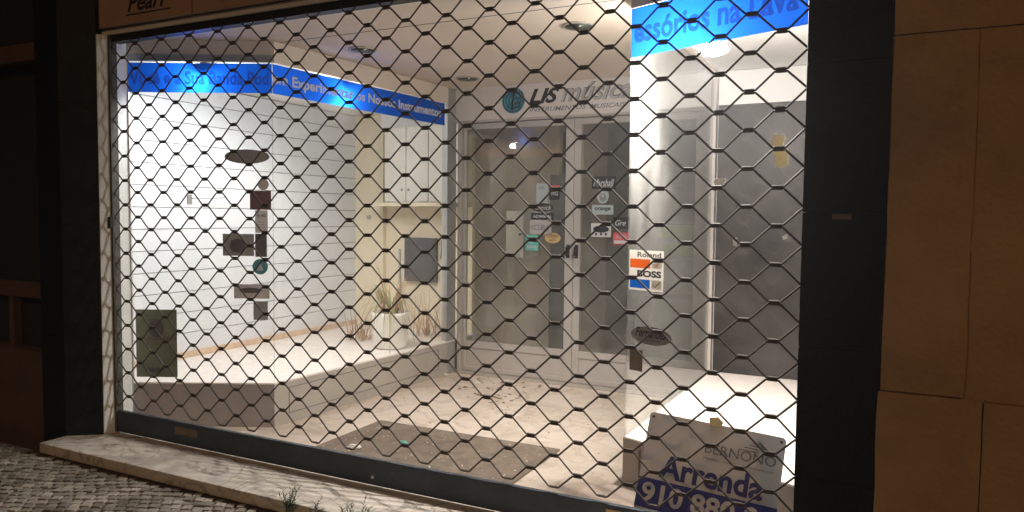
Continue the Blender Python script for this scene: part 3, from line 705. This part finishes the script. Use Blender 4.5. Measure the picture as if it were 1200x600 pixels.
# display lamps
def spot(x, y, z, power, label, col=(1, .96, .9), tilt=(0, 0), r=.04, glow='lamp_glow', blend=.6, size=150, parent_z=2.36, spill=7):
    t = thing('display_lamp', label, 'lamp')
    M = Matrix.Rotation(tilt[0], 3, 'X') @ Matrix.Rotation(tilt[1], 3, 'Y')
    MB().lathe([(r*.5, .09), (r*.8, .085), (r*1.15, .02), (r*1.2, 0), (r*1.08, 0), (r*1.05, .012)], (x, y, z), 28, M).build('housing', 'lamp_shell', t, smooth=False)
    dome = r*.5 if glow == 'lamp_glow_flood' else r*.15
    MB().lathe([(r*1.0, .006)]+[(r*.98*math.cos(a*.157), -dome*math.sin(a*.157)) for a in range(0, 10)], (x, y, z), 28, M).build('lens', glow, t, smooth=True)
    top = Vector((x, y, z))+M @ Vector((0, 0, .09))
    MB().tube([top, (top.x, top.y, parent_z)], .008, 8).build('stem', 'lamp_shell', t)
    L = bpy.data.lights.new('lamp_beam', 'SPOT' if size < 160 else 'POINT'); L.energy = power; L.color = col; L.shadow_soft_size = r*.9
    if size < 160: L.spot_size = RAD(size); L.spot_blend = blend
    o = bpy.data.objects.new('lamp_beam', L); C.objects.link(o); o.location = Vector((x, y, z))+M @ Vector((0, 0, -dome-.02)); o.rotation_euler = M.to_euler(); o.parent = t
    if spill:
        L2 = bpy.data.lights.new('lamp_spill', 'POINT'); L2.energy = spill; L2.color = col; L2.shadow_soft_size = r*.8
        o2 = bpy.data.objects.new('lamp_spill', L2); C.objects.link(o2); o2.location = Vector((x, y, z))+M @ Vector((0, 0, -dome-r-.01)); o2.parent = t
    return t
spot(.22, .42, 2.27, 21, 'bright white lamp behind the blue band of the left front pane', (.88, .95, 1), (RAD(14), RAD(18)))
spot(.62, 1.22, 2.27, 55, 'bright white lamp behind the blue band of the left side pane', (1, .95, .90), (RAD(-10), RAD(14)))

# ---------------------------------------------------------------- right display
Cc = Vector((3.0, .632, 0)); dRF = Vector((.934, -.358, 0)).normalized(); LRF = .94
Dp = Cc+dRF*LRF; F_ = Vector((3.04, 2.43, 0)); hR = .253
pr = thing('display_platform', 'low platform of the right display window behind the letting board', 'platform')
nR = Vector((-dRF.y, dRF.x, 0))
MB().prism([(Cc.x+.012, Cc.y+.006), (F_.x+.012, 2.5), (3.90, 2.5), (3.90, .31), (Dp.x, Dp.y+.012)], 0, hR-.012).build('carcass', 'base_panel_dark', pr)
MB().prism([(Cc.x-.005, Cc.y-.003), (Dp.x-.0, Dp.y-.004), (3.893, Dp.y+.02), (3.893, 2.5), (F_.x-.004, 2.5)], hR-.0115, hR).build('top_slab', 'shelf_marble', pr, bevel=.002)
MB().obox(Cc, dRF*LRF, nR*-.005, (0, 0, hR-.013)).build('front_panel', 'base_panel', pr)
dsR = (F_-Cc).normalized(); LsR = (F_-Cc).length; nSR = Vector((-dsR.y, dsR.x, 0))
MB().obox(Cc, dsR*LsR, nSR*.006, (0, 0, hR-.013)).build('side_panel', 'base_panel', pr)
MB().obox(Cc+dRF*.10+nR*-.0055+Vector((0, 0, .07)), dRF*.010, nR*-.002, (0, 0, .14)).build('moulding', 'st_brown', pr)
gR = thing('display_window', 'right corner display window with blue lettered film, behind the letting board', 'shop window')
MB().obox(Cc+Vector((0, 0, hR+.001)), dRF*LRF, nR*.008, (0, 0, 2.43-hR)).build('front_pane', 'pane_glass_clean', gR)
MB().obox(Cc+Vector((0, 0, hR+.001))+dsR*.002, dsR*(LsR-.003), nSR*-.008, (0, 0, 2.43-hR)).build('side_pane', 'pane_glass_dusty', gR)
MB().obox(F_+Vector((-.012, 0, 0)), Vector((0, .07, 0)), Vector((.04, 0, 0)), (0, 0, 2.44)).build('rear_post', 'frame_paint', gR, bevel=.002)
MB().obox(Cc+nSR*.004+Vector((0, 0, 2.432)), dsR*LsR, nSR*-.03, (0, 0, .048)).build('top_fascia', 'ceiling_paint', gR)
MB().obox(Cc+nR*-.004+Vector((0, 0, 2.432)), dRF*LRF, nR*.026, (0, 0, .048)).build('top_rail', 'ceiling_paint', gR)
MRF = frame(Cc, dRF, (0, 0, 1))
MRS = frame(F_, -dsR, (0, 0, 1))
f3 = rect(MRF, .001, LRF-.02, 2.188, 2.43, .0015).build('blue_band', 'blue_film', gR)
text('essórios na Lava', MRF, .02, 2.255, .115, LRF-.08, 'letter_backlit', f3, lift=.003, bold=.03)
def str_(a0, a1, b0, b1, m, label): return sticker(MRF, a0, a1, b0, b1, m, gR, label)
s = str_(.014, .225, 1.02, 1.222, 'sticker_paper', 'white two-part brand sticker with orange and blue bars')
text('Roland', MRF, .065, 1.188, .026, .145, 'ink_black', s, lift=.002, bold=.02)
rect(MRF, .02, .145, 1.133, 1.178, .002).build('orange_bar', 'bar_orange', s); rect(MRF, .155, .215, 1.133, 1.178, .002).build('orange_box', 'sticker_paper', s)
text('BOSS', MRF, .065, 1.088, .034, .148, 'ink_black', s, lift=.002, bold=.045)
rect(MRF, .02, .145, 1.031, 1.076, .002).build('blue_bar', 'bar_blue', s); rect(MRF, .155, .215, 1.031, 1.076, .002).build('blue_box', 'sticker_paper', s)
for zc in (1.137, 1.035):
    q = MB().tube([MRF @ Vector(p) for p in ((.168, zc+.018, .0032), (.178, zc+.007, .0032), (.205, zc+.034, .0032))], .0028, 4); q.build('tick', 'ink_grey' if zc < 1.1 else 'st_orange', s)
s = tag(ellipse(MRF, .158, .797, .125, .046, .001).build('sticker', 'st_grey', gR), 'grey oval sticker with dark script')
text('Fernandes', MRF, .06, .785, .05, .19, 'ink_black', s, lift=.002, bold=.025, shear=.35)
text('Instrument Strings', MRF, .075, .768, .012, .14, 'ink_black', s, lift=.002, bold=.01)
str_(.026, .109, .608, .717, 'st_brown', 'plain brown rectangle sticker')
for (a0, a1, b0, b1, rot_, m_, lb) in ((.776, .831, 1.688, 1.747, -8, 'tape_yellow', 'upper scrap of yellowed tape'), (.789, .853, 1.608, 1.683, 14, 'tape_yellow', 'lower torn scrap of yellowed tape'),
        (.495, .554, 1.543, 1.568, -6, 'tape_white', 'short white tape scrap'), (.60, .622, 1.262, 1.30, 10, 'tape_white', 'tiny white tape scrap'), (.835, .86, 1.30, 1.318, 25, 'tape_white', 'tiny white flake')):
    ca_, sa_ = math.cos(RAD(rot_)), math.sin(RAD(rot_)); cx, cy = (a0+a1)/2, (b0+b1)/2; hw, hh = (a1-a0)/2, (b1-b0)/2
    pl = [(-hw, -hh*.8), (-hw*.1, -hh*1.05), (hw*.7, -hh*.9), (hw, hh*.5), (hw*.8, hh), (0, hh*.85), (-hw*.9, hh)]
    q = MB().prism([(cx+x*ca_-y*sa_, cy+x*sa_+y*ca_) for x, y in pl], .001, .0018); q.v = [tuple(MRF @ Vector(v)) for v in q.v]
    tag(q.build('tape', m_, gR), lb)
tag(rect(MRS, 1.62, 1.70, 1.70, 1.74, .001).build('tape', 'tape_yellow', gR), 'yellowed tape at the corner of the side pane')
# walls of the right display
rw = thing('display_backdrop', 'dark smudged panel forming the rear wall of the right display', 'panel')
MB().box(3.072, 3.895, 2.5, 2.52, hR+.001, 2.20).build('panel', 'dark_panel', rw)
MB().box(3.03, 3.90, 2.521, 2.60, 0, 2.48).build('core', 'white_paint', rw)
MB().box(3.072, 3.895, 2.495, 2.52, 2.202, 2.44).build('upper_panel', 'white_paint', rw)
sw2 = thing('display_side_wall', 'dark side wall of the right display, behind the black pilaster', 'panel')
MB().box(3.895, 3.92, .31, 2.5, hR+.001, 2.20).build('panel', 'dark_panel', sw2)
MB().box(3.895, 3.92, .31, 2.5, 2.202, 2.44).build('upper_panel', 'white_paint', sw2)
MB().box(3.921, 4.1, .31, 2.6, 0, 2.48).build('core', 'white_paint', sw2)
tag(MB().prism([(Cc.x+.03, Cc.y+.03), (Dp.x, Dp.y+.04), (3.895, Dp.y+.05), (3.895, 2.5), (F_.x+.03, 2.5)], 2.445, 2.475).build('display_ceiling', 'white_paint'), kind='structure')
spot(3.36, .80, 2.245, 240, 'dazzling round flood lamp under the blue band of the right display', (1, .90, .82), (RAD(-14), RAD(10)), r=.075, glow='lamp_glow_flood', size=152, spill=42, parent_z=2.445)

# ---------------------------------------------------------------- letting board behind the grille
o_ = Vector((3.245, .25, .506)); rv = Vector((.998, -.023, -.063)).normalized(); uv = Vector((.067, .337, .939)).normalized()
nB = rv.cross(uv); rv = uv.cross(nB).normalized()
MB_ = frame(o_-uv*.0, rv, uv)     # face towards the street is local +z = right x up
ab = thing('letting_board', 'tilted silver letting board with navy lettering, leaning inside the grille', 'sign')
def plate(poly, l0, l1):
    q = MB().prism(poly, l0, l1); q.v = [tuple(MB_ @ Vector(v)) for v in q.v]; return q
W_ = .588; H_ = .53
pl = plate([(0, -H_), (W_, -H_), (W_, -.012), (W_-.012, 0), (.012, 0), (0, -.012)], -.004, 0).build('plate', 'sign_plastic', ab)
for x in (.018, W_-.018):
    ellipse(MB_, x, -.020, .006, .006, .0004).build('hole', 'ink_black', pl)
rect(MB_, -.001, W_+.001, -.415, -.288, .0008).build('number_strip', 'navy_strip', ab)
text('910 880 0', MB_, .022, -.392, .088, .50, 'sign_white', ab, lift=.002, bold=.03)
text('Arrenda', MB_, .085, -.275, .10, .44, 'navy_ink', ab, lift=.002, bold=.03)
text('BERNONO', MB_, .265, -.128, .042, .295, 'ink_grey', ab, lift=.002, bold=.0)
text('Mediação Imobiliária Unipessoal, Lda', MB_, .265, -.158, .013, .29, 'ink_grey', ab, lift=.002)
lg = MB().prism([(.478, -.03), (.545, -.084), (.505, -.084)], .001, .0016); lg.v = [tuple(MB_ @ Vector(v)) for v in lg.v]; lg.build('logo', 'ink_grey', ab)
q = MB()
for k in range(4):
    t = plate([(.468-.02*k, -.045-.012*k), (.484+.0*k, -.045-.012*k), (.484, -.049-.012*k), (.462-.02*k, -.049-.012*k)], .001, .0016); q.add(t.v, t.f)
q.build('logo_bars', 'ink_grey', ab)
t = plate([(.262, .022), (.30, .032), (.325, .012), (.315, -.012), (.268, -.008)], .0012, .002); t.build('tape', 'tape_yellow', ab)

hz=bpy.data.materials.new('veil_haze'); hz.use_nodes=True; hn=hz.node_tree; hn.nodes.remove(hn.nodes['Principled BSDF']); pv=hn.nodes.new('ShaderNodeVolumePrincipled'); pv.inputs['Density'].default_value=.0045; pv.inputs['Color'].default_value=(.9,.93,1,1); pv.inputs['Anisotropy'].default_value=.6  # thin volume added to stand in for lens veil
hn.links.new(pv.outputs[0], hn.nodes['Material Output'].inputs['Volume']); MATS['veil_haze']=hz
MB().box(-6,8,-5,8,-1.3,4).build('veil_haze','veil_haze')['kind']='stuff'
# ---------------------------------------------------------------- weeds along the step
def weed(x, y, h, n, label, seed):
    random.seed(seed)
    w_ = thing('weed', label, 'plant', 'weeds growing along the step')
    q = MB(); s_ = MB()
    for i in range(n):
        az = random.uniform(0, 6.283); ln_ = h*random.uniform(.6, 1); le = random.uniform(.1, .4)
        p0 = Vector((x+random.uniform(-.008, .008), y, -.07)); p1 = p0+Vector((math.cos(az)*ln_*le*.4, math.sin(az)*ln_*le*.4, ln_*.6)); p2 = p0+Vector((math.cos(az)*ln_*le, math.sin(az)*ln_*le, ln_))
        s_.tube([p0, p1, p2], .0016, 5, .0006)
        for k in range(9):
            t = .3+.7*k/8; p = p0.lerp(p1, t*2) if t < .5 else p1.lerp(p2, t*2-1)
            a2 = az+k*2.4; blade(q, p, a2, random.uniform(.018, .034), random.uniform(.010, .026), .008, .0038)
    s_.build('stems', 'weed_leaf', w_); q.build('leaves', 'weed_leaf', w_)
weed(1.68, -.395, .16, 14, 'bushiest weed at the step edge, leftmost of the row', 1)
weed(1.86, -.40, .15, 6, 'thin forked weed second from left along the step', 2)
weed(2.03, -.40, .165, 7, 'upright weed third from left along the step edge', 3)
weed(2.11, -.39, .18, 7, 'tallest leafy weed fourth from left along the step', 4)
weed(2.27, -.40, .145, 1, 'single thin stalk weed near the middle of the step', 5)
weed(2.51, -.40, .15, 5, 'low weed furthest right along the step edge', 6)
